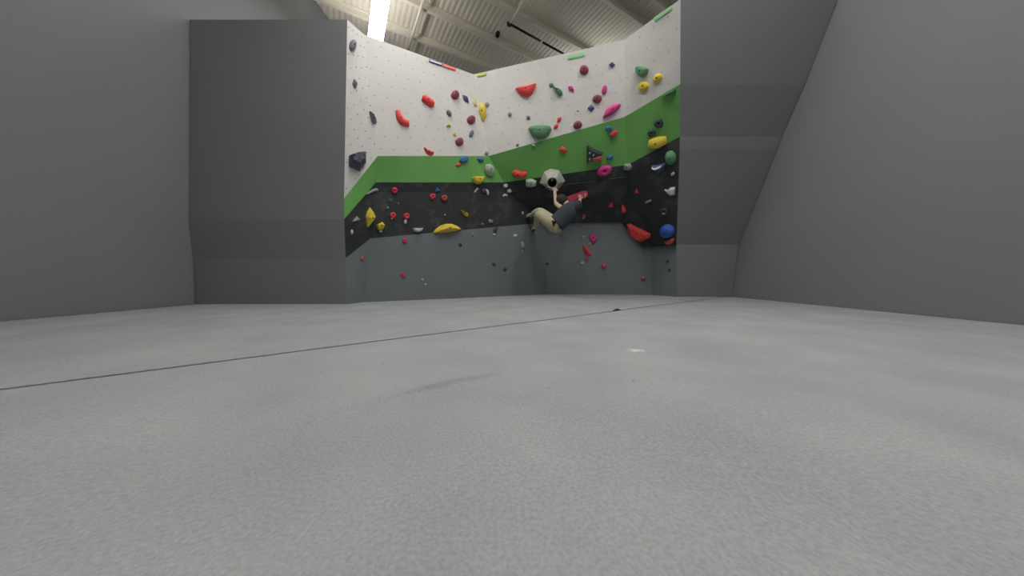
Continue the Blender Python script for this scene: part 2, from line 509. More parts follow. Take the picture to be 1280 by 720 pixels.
def bolt_holes(S, quad, nrm, parent, seed):
    rnd = random.Random(seed)
    a, b, c, d = [Vector(q) for q in quad]
    W = max((b - a).length, (c - d).length); Hh = max((d - a).length, (c - b).length)
    nu, nw = max(1, round(W / 0.20)), max(1, round(Hh / 0.20))
    V, FS = [], []
    t1 = (b - a).normalized(); t2 = nrm.cross(t1)
    for i in range(nu):
        for j in range(nw):
            u = (i + 0.5 + (0.25 if j % 2 else -0.25)) / nu; w = (j + 0.5) / nw
            p = S(u + rnd.uniform(-.004, .004), w + rnd.uniform(-.004, .004)) + nrm * 0.002
            k0 = len(V)
            for m in range(6):
                th = m * math.pi / 3
                V.append(p + t1 * (0.0095 * math.cos(th)) + t2 * (0.0095 * math.sin(th)))
            V.append(p - nrm * 0.004)
            for m in range(6):
                FS.append((k0 + m, k0 + (m + 1) % 6, k0 + 6))
    o = link('bolt_holes', V, FS, M['hole'], parent)
    o['kind'] = 'stuff'

def column(name, l, r, seed, right_low=False):
    e = struct_empty(name)
    L_, R_ = P[l], P[r]
    qd = (L_['W'], R_['W'], R_['T'], L_['T'])
    o, S, nrm = patch('white_panel', qd, M['white'], e)
    bolt_holes(S, qd, nrm, o, seed)
    patch('green_panel', (L_['G'], R_['G'], R_['W'], L_['W']), M['green'], e)
    patch('black_band', (L_['C'], R_['C'], R_['G'], L_['G']), M['black'], e)
    if not right_low:
        patch('black_panel', (L_['K'], R_['K'], R_['C'], L_['C']), M['black'], e)
        patch('kicker_panel', (L_['F'], R_['F'], R_['K'], L_['K']), M['kick'], e)
    return e
wl = column('wall_left', 'A2', 'B', 1)
wb = column('wall_back_left', 'B', 'M', 2)
wr = column('wall_back_right', 'M', 'R', 3, right_low=True)
wz = column('wall_right', 'R', 'Z2', 4, right_low=True)
# lower half of the two right walls: black prow stands proud of the grey kicker
KP = atY(776, 277, 6.16); KQ = atY(803, 309, 6.13)
patch('black_panel', (P['M']['K'], KP, P['R']['C'], P['M']['C']), M['black'], wr, thick=0.12, proud=0.03)
patch('black_panel', (KQ, P['R']['K'], P['R']['C'], P['R']['C'].lerp(KP, 0.999)), M['black'], wr, thick=0.12, proud=0.03)
patch('black_panel', (P['R']['K'], P['Z2']['K'], P['Z2']['C'], P['R']['C']), M['black'], wz, thick=0.12, proud=0.03)
def down(p): return Vector((p.x, p.y + 0.02, 0.0))
fm, fr = P['M']['F'], P['R']['F']
def onf(t): return fm.lerp(fr, t)
tp = 0.70; tq = 0.91
patch('kicker_panel', (fm, onf(tp), KP + Vector((0, .02, .02)), P['M']['K'] + Vector((0, .02, .02))), M['kick'], wr)
patch('kicker_panel', (onf(tp), onf(tq), KQ + Vector((0, .03, .02)), KP + Vector((0, .02, .02))), M['kick'], wr)
patch('kicker_panel', (onf(tq), fr, P['R']['K'] + Vector((0, .03, .03)), KQ + Vector((0, .03, .02))), M['kick'], wr)
patch('kicker_panel', (fr, P['Z2']['F'], P['Z2']['K'] + Vector((0, .03, .03)), P['R']['K'] + Vector((0, .03, .03))), M['kick'], wz)
# plain grey boarding from the ends of the climbing walls to the sides of the hall
def boarding(name, key, X):
    e = struct_empty(name)
    ks = ['F', 'K', 'C', 'G', 'W', 'T']
    for a, b in zip(ks[:-1], ks[1:]):
        p0, p1 = P[key][a], P[key][b]
        q0, q1 = Vector((X, p0.y, p0.z)), Vector((X, p1.y, p1.z))
        quad = (q0, p0, p1, q1) if X < 0 else (p0, q0, q1, p1)
        patch('grey_board', quad, M['part'], e, n=2)
    return e
nb = len(BF)
boarding('wall_end_left', 'A2', XL + 0.01)
boarding('wall_end_right', 'Z2', XR - 0.01)
BF = BF[:nb]
# timber capping along the wall tops
BVH = BVHTree.FromPolygons([tuple(v) for v in BV], BF)

# ------------------------------------------------------------------ climbing holds
def hit(px, py):
    r = ray(px, py).normalized()
    loc, nrm, idx, d = BVH.ray_cast(CAMP, r)
    if loc is None:
        return None, None
    if nrm.dot(r) > 0:
        nrm = -nrm
    return loc, nrm
def outline(shape, n=24):
    pts = []
    if shape == 'oval':
        for i in range(n):
            t = 2 * math.pi * i / n; pts.append((math.cos(t), math.sin(t)))
    elif shape == 'block':
        for i in range(n):
            t = 2 * math.pi * i / n; c, s = math.cos(t), math.sin(t)
            pts.append((math.copysign(abs(c) ** 0.45, c), math.copysign(abs(s) ** 0.45, s)))
    elif shape == 'moon':      # flat upper edge, round belly (v grows downward)
        for i in range(n // 3):
            pts.append((-1 + 2 * i / (n // 3), -1 + 0.10 * math.sin(math.pi * i / (n // 3))))
        m = n - n // 3
        for i in range(m):
            t = math.pi * i / m; pts.append((math.cos(t), -1 + 2 * math.sin(t) ** 0.85 if 0 < t < math.pi else -1))
    elif shape == 'leaf':
        for i in range(n):
            t = 2 * math.pi * i / n; c, s = math.cos(t), math.sin(t)
            pts.append((c, s * (1 - abs(c) ** 1.6) ** 0.6 if abs(c) < 1 else 0))
    elif shape == 'drop':
        for i in range(n):
            t = 2 * math.pi * i / n; c, s = math.cos(t), math.sin(t)
            pts.append((c, s * (0.45 + 0.55 * c) ** 0.8 if c > -0.8 else s * 0.12))
    elif shape == 'diamond':
        cs = [(1, 0), (0, 1), (-1, 0), (0, -1)]
        for i in range(4):
            for k in range(3):
                a, b = cs[i], cs[(i + 1) % 4]; pts.append((a[0] + (b[0] - a[0]) * k / 3, a[1] + (b[1] - a[1]) * k / 3))
    elif shape == 'tri':
        cs = [(-1, -1), (1, -0.1), (-0.9, 1)]
        for i in range(3):
            for k in range(4):
                a, b = cs[i], cs[(i + 1) % 3]; pts.append((a[0] + (b[0] - a[0]) * k / 4, a[1] + (b[1] - a[1]) * k / 4))
    elif shape == 'wedge':
        cs = [(-0.75, -1), (0.8, -0.9), (1, 0.3), (0.1, 1), (-1, 0.4)]
        for i in range(5):
            for k in range(3):
                a, b = cs[i], cs[(i + 1) % 5]; pts.append((a[0] + (b[0] - a[0]) * k / 3, a[1] + (b[1] - a[1]) * k / 3))
    return pts
PROF = {   # (outline scale, relative height)
    'dome': [(1.0, 0), (1.0, 0.18), (0.93, 0.5), (0.78, 0.78), (0.52, 0.94), (0.25, 1.0)],
    'slab': [(1.0, 0), (0.97, 0.3), (0.90, 0.72), (0.80, 0.92), (0.5, 1.0)],
    'ridge': [(1.0, 0), (0.86, 0.32), (0.62, 0.66), (0.34, 0.92), (0.12, 1.0)],
    'pyra': [(1.0, 0), (0.97, 0.06), (0.50, 0.82), (0.42, 0.92), (0.15, 1.0)],
    'donut': [(1.0, 0), (1.0, 0.35), (0.90, 0.72), (0.68, 0.97), (0.42, 1.0), (0.26, 0.9), (0.20, 0.5)],
    'volume': [(1.0, 0), (0.985, 0.12), (0.62, 0.93), (0.56, 1.0)],
}
CNT = [0]
BANK = {}
def frame(cx, cy):
    loc, nrm = hit(cx, cy)
    if loc is None:
        raise RuntimeError('no wall at %s %s' % (cx, cy))
    r = ray(cx, cy)
    right = (Vector((1, 0, 0)) - nrm * nrm.x).normalized()
    up = nrm.cross(right)
    if up.z < 0: up = -up
    mw = Matrix.Identity(4)
    # local x = right, y = up along the wall, z = out of the wall
    y = nrm.cross(right)
    mw.col[0][:3] = right; mw.col[1][:3] = y; mw.col[2][:3] = nrm; mw.col[3][:3] = loc
    return loc, nrm, mw
def to_plane(mwi, loc, nrm, px, py):
    r = ray(px, py)
    t = (loc - CAMP).dot(nrm) / r.dot(nrm)
    return mwi @ (CAMP + r * t)
def hold(cx, cy, w, h, ang, shape, prof, color, label, group=None, prot=None, name='climbing_hold', cat='climbing hold',
         bolt=None, lift=0.0, flat=False, wob=0.05):
    CNT[0] += 1
    rnd = random.Random(CNT[0])
    loc, nrm, mw = frame(cx, cy)
    mwi = mw.inverted()
    if isinstance(shape, str):
        ol = outline(shape)
        ca, sa = math.cos(math.radians(ang)), math.sin(math.radians(ang))
        pix = []
        for (u, vv) in ol:
            u *= w / 2; vv *= h / 2
            pix.append((cx + u * ca - vv * sa, cy + u * sa + vv * ca))
    else:
        pix = []
        n = len(shape)
        for i in range(n):
            a, b = shape[i], shape[(i + 1) % n]
            for k in range(3):
                pix.append((a[0] + (b[0] - a[0]) * k / 3, a[1] + (b[1] - a[1]) * k / 3))
    loc2 = [to_plane(mwi, loc, nrm, *p) for p in pix]
    cen = sum(loc2, Vector()) / len(loc2)
    ext = min(max(q.x for q in loc2) - min(q.x for q in loc2), max(q.y for q in loc2) - min(q.y for q in loc2))
    if prot is None:
        prot = max(0.03, min(0.20, 0.5 * ext))
    shift = {'moon': 0.10 * ext}.get(shape, 0.05 * ext) if isinstance(shape, str) else 0
    rings = PROF[prof]
    V, FS = [], []
    n = len(loc2)
    jit = [1 + rnd.uniform(-wob, wob) for _ in range(n)]
    jit = [(jit[i - 1] + jit[i] + jit[(i + 1) % n]) / 3 for i in range(n)]
    for ri, (s, z) in enumerate(rings):
        for i, q in enumerate(loc2):
            d = q - cen
            hh = z * prot * (1 + (rnd.uniform(-wob, wob) if 0 < ri else 0))
            V.append(Vector((cen.x + d.x * s * (jit[i] if ri else 1), cen.y + d.y * s * (jit[i] if ri else 1) + shift * z, (hh if ri else -0.004) + (lift if ri else 0))))
    for r_ in range(len(rings) - 1):
        for i in range(n):
            j = (i + 1) % n
            FS.append((r_ * n + i, r_ * n + j, (r_ + 1) * n + j, (r_ + 1) * n + i))
    top = (len(rings) - 1) * n
    ct = len(V)
    V.append(Vector((cen.x, cen.y + shift * rings[-1][1], prot * rings[-1][1] * (1.0 if prof != 'donut' else 0.8) + lift)))
    for i in range(n):
        FS.append((top + i, top + (i + 1) % n, ct))
    FS.append(tuple(range(n - 1, -1, -1)))
    sm = prof in ('dome', 'donut', 'slab') and not flat
    o = link(name, V, FS, M['h_' + color], smooth=sm, mw=mw)
    if bolt is None:
        bolt = min(w, h) >= 8
    if bolt:
        rb = 0.012 if prof != 'donut' else max(0.010, 0.07 * ext)
        zb = V[ct].z
        bv, bf = tube_geo([Vector((cen.x, cen.y + shift * rings[-1][1], zb - 0.012)), Vector((cen.x, cen.y + shift * rings[-1][1], zb + 0.003))], rb, 8)
        link('bolt', bv, bf, M['bolt'], o)
    tag(o, label, cat, group)
    return o
def spine_hold(pts, widths, color, label, group=None, prot=0.6, name='climbing_hold', cat='climbing hold', nsub=4, ridge=False, bolt=True):
    """long hold lofted along a bent spine; pts and widths in photo pixels at the wall"""
    cx = sum(p[0] for p in pts) / len(pts); cy = sum(p[1] for p in pts) / len(pts)
    loc, nrm, mw = frame(cx, cy); mwi = mw.inverted()
    q = [to_plane(mwi, loc, nrm, *p) for p in pts]
    sc = (loc - CAMP).y / F
    # Catmull-Rom resampling
    P_, W_ = [], []
    n = len(q)
    for i in range(n - 1):
        p0, p1, p2, p3 = q[max(i - 1, 0)], q[i], q[i + 1], q[min(i + 2, n - 1)]
        for k in range(nsub):
            t = k / nsub
            P_.append(0.5 * ((2 * p1) + (p2 - p0) * t + (2 * p0 - 5 * p1 + 4 * p2 - p3) * t * t + (3 * p1 - p0 - 3 * p2 + p3) * t ** 3))
            W_.append(widths[i] * (1 - t) + widths[i + 1] * t)
    P_.append(q[-1]); W_.append(widths[-1])
    V, FS = [], []
    seg = 9
    for i, p in enumerate(P_):
        t = (P_[min(i + 1, len(P_) - 1)] - P_[max(i - 1, 0)]).normalized()
        s = Vector((-t.y, t.x, 0))
        hw = max(0.004, W_[i] * sc / 2)
        for k in range(seg):
            a = math.pi * k / (seg - 1)
            if ridge:
                xx = math.cos(a); zz = 1 - abs(xx) ** 1.1
            else:
                xx, zz = math.cos(a), math.sin(a) ** 0.8
            V.append(p + s * (hw * xx) + Vector((0, 0, -0.003 + 2 * hw * prot * zz)))
    m = len(P_)
    for i in range(m - 1):
        for k in range(seg - 1):
            FS.append((i * seg + k, i * seg + k + 1, (i + 1) * seg + k + 1, (i + 1) * seg + k))
        FS.append((i * seg + seg - 1, i * seg, (i + 1) * seg, (i + 1) * seg + seg - 1))
    FS.append(tuple(range(seg))); FS.append(tuple((m - 1) * seg + k for k in range(seg)))
    o = link(name, V, FS, M['h_' + color], smooth=not ridge, mw=mw)
    if bolt:
        c = P_[m // 2]; z = 2 * W_[m // 2] * sc / 2 * prot
        bv, bf = tube_geo([Vector((c.x, c.y, z - 0.015)), Vector((c.x, c.y, z + 0.001))], 0.012, 8)
        link('bolt', bv, bf, M['bolt'], o)
    tag(o, label, cat, group)
    return o
def as_part(child, parent, name, label=None):
    mwc = child.matrix_world.copy()
    bpy.context.view_layer.update()
    child.parent = parent
    child.matrix_parent_inverse = parent.matrix_world.inverted()
    child.matrix_world = mwc
    child.name = name
    for k in ('label', 'category', 'group'):
        if k in child.keys(): del child[k]
    if label: child['label'] = label
# ---- pale upper wall, left side
hold(440.5, 57, 8, 14, 8, 'oval', 'dome', 'slate', 'slate grey hold high on the outermost white wall panel, near its top edge')
hold(443.5, 105, 7, 13, -5, 'leaf', 'ridge', 'slate', 'narrow slate grey spindle hold on the outermost white wall panel', bolt=False)
hold(465.5, 147.5, 18, 9, 62, 'drop', 'ridge', 'slate', 'dark slate wedge hold with a pointed end beside the curved red sausage hold', prot=0.09)
hold(448, 202, 20, 25, 0, [(436, 195), (446, 191.5), (457, 190.5), (457.5, 203), (450, 214.5), (436, 208)], 'volume', 'purple', 'large dark purple faceted volume on the white panel above the green stripe', prot=0.16, cat='climbing volume', name='climbing_volume', flat=True, bolt=False)
spine_hold([(497.5, 139), (499, 146), (503, 152.5), (511, 155)], [5, 8, 9, 7], 'red', 'curved red sausage hold bent like an elbow on the white wall')
spine_hold([(527.5, 122.5), (530, 124), (539, 130), (542, 132)], [6, 9, 9.5, 6], 'red', 'straight rounded red bar hold on the white wall, above the curved one')
spine_hold([(530.5, 184.5), (534, 189.5), (538, 191.5), (541.5, 190.5)], [2.5, 6, 7, 3.5], 'red', 'small red crescent hold just above the straight green stripe', ridge=True)
hold(568.5, 119.5, 10, 10, 0, 'oval', 'dome', 'maroon', 'round maroon hold beside the tilted slate blue hold near the wall corner')
hold(588.5, 150.5, 10, 10, 20, 'oval', 'dome', 'maroon', 'round maroon hold beside the long yellow hold in the wall corner')
hold(574, 178, 10, 9.5, 0, 'oval', 'dome', 'maroon', 'round maroon hold just above the green stripe on the left white wall')
hold(582, 124, 13, 6, 52, 'leaf', 'ridge', 'navy', 'tilted slate blue spindle hold next to a round maroon hold', bolt=False)
hold(561, 142, 9, 5, 55, 'oval', 'dome', 'slate', 'small dark grey oval hold alone above two tiny yellow chips', bolt=False)
hold(589, 167.5, 9.5, 5, -70, 'oval', 'dome', 'slate', 'small dark grey oval hold between two round maroon holds', bolt=False)
spine_hold([(601.5, 130), (603.5, 137), (604.5, 144), (603.5, 151.5)], [4, 9, 8, 3], 'yellow', 'long upright yellow hold in the corner of the white walls')
hold(593.3, 129, 4, 9, -8, 'oval', 'dome', 'pale_yellow', 'thin yellow chip beside the top of the long upright yellow hold')
hold(561, 157.7, 5.5, 5, 30, 'tri', 'dome', 'yellow', 'tiny yellow chip below the small dark grey oval hold', wob=0.1)
hold(568, 168.3, 4, 4, 0, 'oval', 'dome', 'yellow', 'tiny yellow chip above the lowest round maroon hold')
hold(609, 131, 5, 6, 20, 'oval', 'dome', 'grey', 'small grey hold to one side of the long upright yellow hold')
hold(637.5, 143, 5, 5.5, 0, 'oval', 'dome', 'grey', 'small pale grey round hold alone below the big red half-moon hold')
hold(608, 192, 5, 5, 0, 'wedge', 'dome', 'grey', 'tiny grey chip where the white corner meets the green stripe')
# ---- green stripe, left
hold(579.5, 200, 12, 7.5, -22, 'oval', 'slab', 'blue', 'larger blue hold at the top edge of the green stripe', prot=0.06)
hold(600.5, 200, 8, 6, 20, 'wedge', 'dome', 'blue', 'smaller blue hold at the top of the green stripe near the corner')
hold(572.7, 206.2, 7, 4.5, -10, 'oval', 'dome', 'orange', 'small orange red hold below the larger blue hold on the green stripe')
hold(611, 213, 16, 11, 62, 'oval', 'dome', 'pale_green', 'pale grey egg-shaped hold on the green stripe in the corner')
hold(597, 226, 15, 9, 0, 'moon', 'slab', 'yellow', 'small yellow half-moon hold on the lower edge of the green stripe', prot=0.11)
# ---- black panels, left
spine_hold([(458, 242.8), (463, 240), (468, 237.7), (474, 237)], [2, 3, 4, 5], 'grey', 'long slanted grey pinch hold at the black corner below the green stripe', bolt=False)
hold(462.5, 270, 22, 12, 84, [(462, 258.5), (466, 264), (468.8, 270), (466, 276.5), (462, 280.5), (459.5, 284.5), (458.7, 283.5), (458.5, 278), (457, 271), (458.5, 265)], 'ridge', 'yellow', 'yellow leaf-shaped hold with a tail on the black wall corner', prot=0.10, bolt=True)
hold(445.5, 273, 11, 8, 0, [(440, 277.5), (444, 272), (446, 269.8), (450.5, 274.5), (449, 276.3)], 'pyra', 'grey', 'grey wedge hold beside the yellow leaf-shaped hold', bolt=False)
hold(439.5, 290, 3, 6, 0, 'oval', 'dome', 'pale', 'small pale hold low on the outermost black panel')
def ringhold(x, y, d, col, label, group=None, inner='pink'):
    return hold(x, y, d, d, 0, 'oval', 'donut', col, label, group, bolt=True)
ringhold(493, 238, 8, 'pink', 'small pink ring hold at the top of the black wall, alone')
ringhold(540.5, 246, 7.5, 'pink', 'small bright red ring hold below the little blue triangular hold')
ringhold(555, 248, 7.5, 'brick', 'small dull red ring hold to the other side of the little blue hold')
hold(547, 237.5, 7, 6, 0, [(543.5, 240), (546.5, 233.5), (551, 239.5)], 'pyra', 'blue', 'little blue triangular hold between two small red ring holds', bolt=False)
ringhold(491, 269.5, 8, 'pink', 'small pink ring hold above a tiny pale yellow chip on the black wall')
hold(489.7, 273.2, 3.2, 3, 0, 'oval', 'dome', 'pale_yellow', 'tiny pale yellow chip under a small pink ring hold')
ringhold(508, 270.5, 8, 'pink', 'small pink ring hold above a short white peg')
hold(506.7, 277.3, 3.6, 5.5, 0, 'block', 'slab', 'pale', 'short white peg hold under a small pink ring hold')
hold(476, 283.5, 10.5, 9, -30, 'wedge', 'dome', 'yellow', 'chunky yellow jug beside the tail of the yellow leaf-shaped hold', prot=0.10)
hold(475.8, 289, 4.5, 3.4, 0, 'oval', 'dome', 'pale', 'tiny white chip under the chunky yellow jug')
hold(522, 288, 13, 5, 0, 'moon', 'slab', 'pale', 'flat white half-moon edge beside the big yellow crescent hold', prot=0.06, bolt=False)
hold(559, 286, 37, 13, 0, [(540.8, 291), (544, 286.5), (550, 282), (557, 279.7), (564, 279.6), (571, 282), (577.5, 286.8), (570, 288.7), (562, 290.2), (552, 291.2)], 'ridge', 'yellow', 'big yellow crescent hold at the bottom edge of the black wall', prot=0.15)
hold(580, 266, 14, 7, 38, 'drop', 'ridge', 'yellow', 'yellow wedge hold tilted on the black wall above the big yellow crescent', prot=0.07, bolt=True)
spine_hold([(592.8, 240.5), (595, 238), (597.3, 235.3)], [1.6, 2.6, 3], 'pale', 'thin white slanted chip under the small yellow half-moon hold', bolt=False)
spine_hold([(606, 237.8), (608.5, 238.5), (609.5, 241), (610, 243.5)], [2.5, 3.5, 3.5, 2], 'pale', 'small bent white hold on a dark purple smudge of the black wall', bolt=False)
hold(604.5, 238.5, 6, 6, 0, 'oval', 'slab', 'purple', 'small dark purple hold beside the bent white hold', prot=0.03)
ringhold(631.8, 232.3, 5, 'pale', 'small white ring hold, highest of three white holds under the green stripe')
ringhold(636.4, 239, 5, 'pale', 'small white ring hold, middle one of three white holds under the green stripe')
spine_hold([(628.5, 245.5), (631, 243.8), (634.5, 245)], [2, 3.2, 1.6], 'pale', 'small white crimp, lowest of three white holds under the green stripe', bolt=False)
hold(613, 277, 6, 5, 20, 'wedge', 'dome', 'grey', 'small dull grey chip low on the black wall', bolt=False)
hold(603, 280.5, 4, 3, 0, 'oval', 'dome', 'slate', 'tiny slate chip low on the black wall beside a dull grey one')
spine_hold([(621, 284.5), (619, 288), (617.5, 290.5)], [3, 5, 3.5], 'charcoal', 'small dark hold with a white foot at the edge of the black wall', bolt=False)
hold(618, 293.2, 3.5, 3, 0, 'oval', 'dome', 'pale', 'tiny white foot chip under the small dark hold at the edge of the black wall')
hold(488, 250.5, 4, 3, 0, 'oval', 'dome', 'mist', 'tiny grey green chip on the black wall between two small pink ring holds')
hold(497.5, 254.5, 3, 3.5, 0, 'oval', 'dome', 'mist', 'tiny grey green chip above a pink ring hold with a white peg')
hold(484.5, 259.8, 2.2, 2.4, 0, 'oval', 'dome', 'pale', 'tiny white screw-on chip on the black wall near a small pink ring hold', group='tiny white chips on the black wall')
hold(556, 268.7, 2.2, 2.2, 0, 'oval', 'dome', 'pale', 'tiny white screw-on chip on the black wall above the big yellow crescent', group='tiny white chips on the black wall')
hold(653.2, 266.2, 2.4, 4.2, -10, 'oval', 'dome', 'pale', 'small white upright chip beside the foot of the climber')
hold(650, 231.5, 2.6, 2.6, 0, 'oval', 'dome', 'dark', 'tiny dark chip under the small red hold on the green stripe')
# ---- grey kicker, left
ringhold(506.2, 301, 6, 'pink', 'small pink foothold just below the black wall on the grey kicker')
hold(452.6, 323.5, 4.2, 6, 0, 'oval', 'dome', 'brick', 'dull red foothold on the grey kicker at the outer corner')
hold(504, 344.6, 6.5, 5, 0, 'moon', 'slab', 'pink', 'small pink foothold low on the grey kicker', bolt=False)
hold(528, 349.5, 3, 2.6, 0, 'oval', 'dome', 'pale', 'upper of two tiny white foot chips low on the grey kicker', group='tiny white foot chips low on the kicker')
hold(532, 355.5, 3, 2.6, 0, 'oval', 'dome', 'pale', 'lower of two tiny white foot chips low on the grey kicker', group='tiny white foot chips low on the kicker')
for x, y, lb in ((575.2, 306.2, 'tiny black foot chip on the grey kicker below the end of the big yellow crescent'),
                 (617, 330.2, 'upper of two tiny black foot chips close together on the broad grey kicker'),
                 (631.2, 336.6, 'lower of two tiny black foot chips close together on the broad grey kicker')):
    hold(x, y, 4, 4, 0, 'oval', 'dome', 'charcoal', lb, group='tiny black foot chips on the broad kicker')
hold(591, 293, 2.4, 4, 0, 'oval', 'dome', 'grey', 'faint grey chip at the upper edge of the grey kicker')
hold(644, 294.8, 5, 4.2, 0, 'wedge', 'dome', 'pale', 'small white foothold high on the grey kicker below the feet of the climber')
spine_hold([(651.5, 302.5), (653, 306), (653, 309.5)], [3.5, 4.5, 3], 'stone', 'small stone grey foothold with a dark underside below the climber', bolt=False)
hold(652.8, 314.5, 2.4, 5, 0, 'oval', 'dome', 'grey', 'thin grey chip under the small stone grey foothold')
# ---- pale upper wall, right side
hold(657.5, 113.2, 27, 17, 0, [(644.2, 111.5), (650, 109.8), (658, 108.5), (665, 107), (670.5, 105.2), (669, 111), (665.5, 117.5), (661, 121.3), (655, 120.5), (648, 116.5)], 'dome', 'red', 'big red half-moon hold with a slanted top on the right white wall', prot=0.09)
hold(689.2, 106.5, 5.5, 5.5, 0, 'oval', 'dome', 'green', 'small round green hold next to the narrow end of a green pear-shaped one')
hold(696.7, 114.3, 15, 10.5, 42, 'drop', 'dome', 'green', 'green pear-shaped hold on the right white wall', prot=0.09)
hold(713.9, 111, 9, 6, 35, 'leaf', 'dome', 'magenta', 'small magenta almond hold beside the green pear-shaped hold', bolt=False)
hold(730, 88, 12, 11, -40, 'oval', 'dome', 'maroon', 'round maroon hold, topmost of three on the right white wall')
hold(746.5, 124, 12, 10, -15, 'oval', 'dome', 'maroon', 'round maroon hold beside the small upright pink hold')
hold(722, 156.5, 11.5, 9.5, -30, 'oval', 'dome', 'maroon', 'round maroon hold touching the slanted top of the green stripe')
hold(765, 81.3, 8.5, 8.5, 0, 'diamond', 'pyra', 'navy', 'small navy diamond hold high on the right white wall near the fold', prot=0.05, bolt=False)
hold(738.7, 135.5, 9.5, 10.5, 0, 'diamond', 'pyra', 'navy', 'small navy diamond hold below a round maroon hold', prot=0.05, bolt=False)
hold(755.5, 112.6, 12, 6.5, -78, 'oval', 'dome', 'magenta', 'small upright pink hold above a round maroon hold', bolt=False)
hold(765, 138.2, 26, 12, -30, [(753.3, 147), (756, 140), (760.5, 134), (767, 130.5), (775, 129.7), (776, 132), (773, 136.5), (766, 143), (758, 147)], 'dome', 'magenta', 'large magenta shell-like hold on the white wall above the green stripe', prot=0.08)
hold(675, 166, 29, 18.5, 0, [(660.3, 161.2), (663, 158.6), (675, 157.4), (687.5, 158.4), (689.8, 161.5), (686.5, 168.5), (680, 173.8), (672, 174.8), (665.3, 170.8)], 'dome', 'green', 'big green bowl-shaped hold at the slanted top of the green stripe', prot=0.12)
hold(660.5, 147.6, 5, 5.3, 0, 'oval', 'dome', 'slate', 'small dark grey round hold above the big green bowl-shaped hold')
hold(699, 149.8, 8, 5, -50, 'leaf', 'dome', 'red', 'small red hold, upper one of a pair above the green stripe', bolt=False)
hold(695, 158.3, 8, 5, -45, 'leaf', 'dome', 'red', 'small red hold, lower one of a pair above the green stripe', bolt=False)
hold(722.2, 138, 2.4, 2.4, 0, 'oval', 'dome', 'pale', 'tiny bright white chip on the right white wall')
hold(647, 181, 3.6, 3.6, 0, 'oval', 'dome', 'grey', 'tiny grey chip on the white wall just above the green stripe')
hold(667, 182, 5, 3.4, 30, 'wedge', 'dome', 'pale_green', 'tiny pale chip on the green stripe below the big green bowl-shaped hold')
hold(803, 90, 17, 15, 0, [(795, 84), (797.5, 82.8), (804, 83.2), (811.3, 86.5), (809.5, 92.5), (804.5, 97), (799.5, 95.5), (796, 91)], 'slab', 'green', 'green rounded triangular hold on the outer right white wall', prot=0.1)
hold(804.5, 108.3, 14.5, 12, -25, 'oval', 'dome', 'yellow', 'plump yellow hold below the green rounded triangular hold')
hold(822, 98.3, 14, 9.5, -48, 'oval', 'dome', 'yellow', 'oval yellow hold tilted on the outer right white wall')
# ---- green stripe, right
hold(836, 118, 18, 7, -12, [(826.5, 119.8), (833, 116), (845, 110.5), (845, 118.2), (836, 119.6)], 'volume', 'dark_green', 'dark green flat wedge volume at the top of the outer green stripe', prot=0.09, name='climbing_volume', cat='climbing volume', bolt=False)
hold(760.8, 161, 8.5, 7.5, 0, 'oval', 'dome', 'blue', 'small blue hold touching a small pink one on the green stripe')
hold(767, 167.3, 11, 6, -40, 'block', 'slab', 'pink', 'small pink hold with a pale streak touching a small blue one', prot=0.06)
hold(704, 187.3, 9, 6.5, 35, 'block', 'dome', 'orange', 'small red hold alone in the middle of the green stripe', bolt=False)
hold(741.5, 192.5, 20, 22, 0, [(733.5, 181.3), (754.3, 191.2), (744, 198), (733.3, 204)], 'volume', 'dark', 'dark triangular volume with white specks on the green stripe', prot=0.12, name='climbing_volume', cat='climbing volume', bolt=False)
hold(745, 198.2, 16, 6.5, -13, 'block', 'slab', 'brick', 'dull red block hold along the bottom of the dark triangular volume', prot=0.13)
for x, y in ((736.3, 190.5), (736.2, 198.3), (741, 193)):
    hold(x, y, 2.0, 3.2, 10, 'oval', 'dome', 'grey', 'small white chip screwed to the dark triangular volume', group='white chips on the triangular volume', prot=0.03, lift=0.115)
hold(762.5, 196.8, 8.5, 6.5, -25, 'oval', 'dome', 'blue', 'small blue hold below and beside the dark triangular volume')
ringhold(823.5, 154.5, 11.5, 'charcoal', 'larger black ring hold on the outer green stripe')
hold(814.5, 166.7, 10.5, 8.5, -10, 'oval', 'donut', 'charcoal', 'smaller black ring hold just above the long yellow hold')
spine_hold([(810.5, 179), (816, 178.8), (824, 177.5), (833.5, 174.5)], [8, 13, 13.5, 8], 'yellow', 'long plump yellow hold on the lower edge of the outer green stripe', prot=0.55)
hold(838.5, 197, 14, 18, 0, 'oval', 'dome', 'green', 'round green hold on the black wall beside the long plump yellow hold', prot=0.13)
spine_hold([(641.5, 214), (645, 216.5), (651, 218), (658.5, 217)], [4, 9, 8, 5], 'red', 'red bean-shaped hold on the green stripe beside the grey hexagonal volume')
hold(663.8, 228, 14, 9.5, 0, [(657, 224), (665, 223.2), (670.8, 226), (670.3, 231.5), (664, 233), (657.2, 232)], 'slab', 'pale_green', 'pale green block hold touching the grey hexagonal volume', prot=0.1)
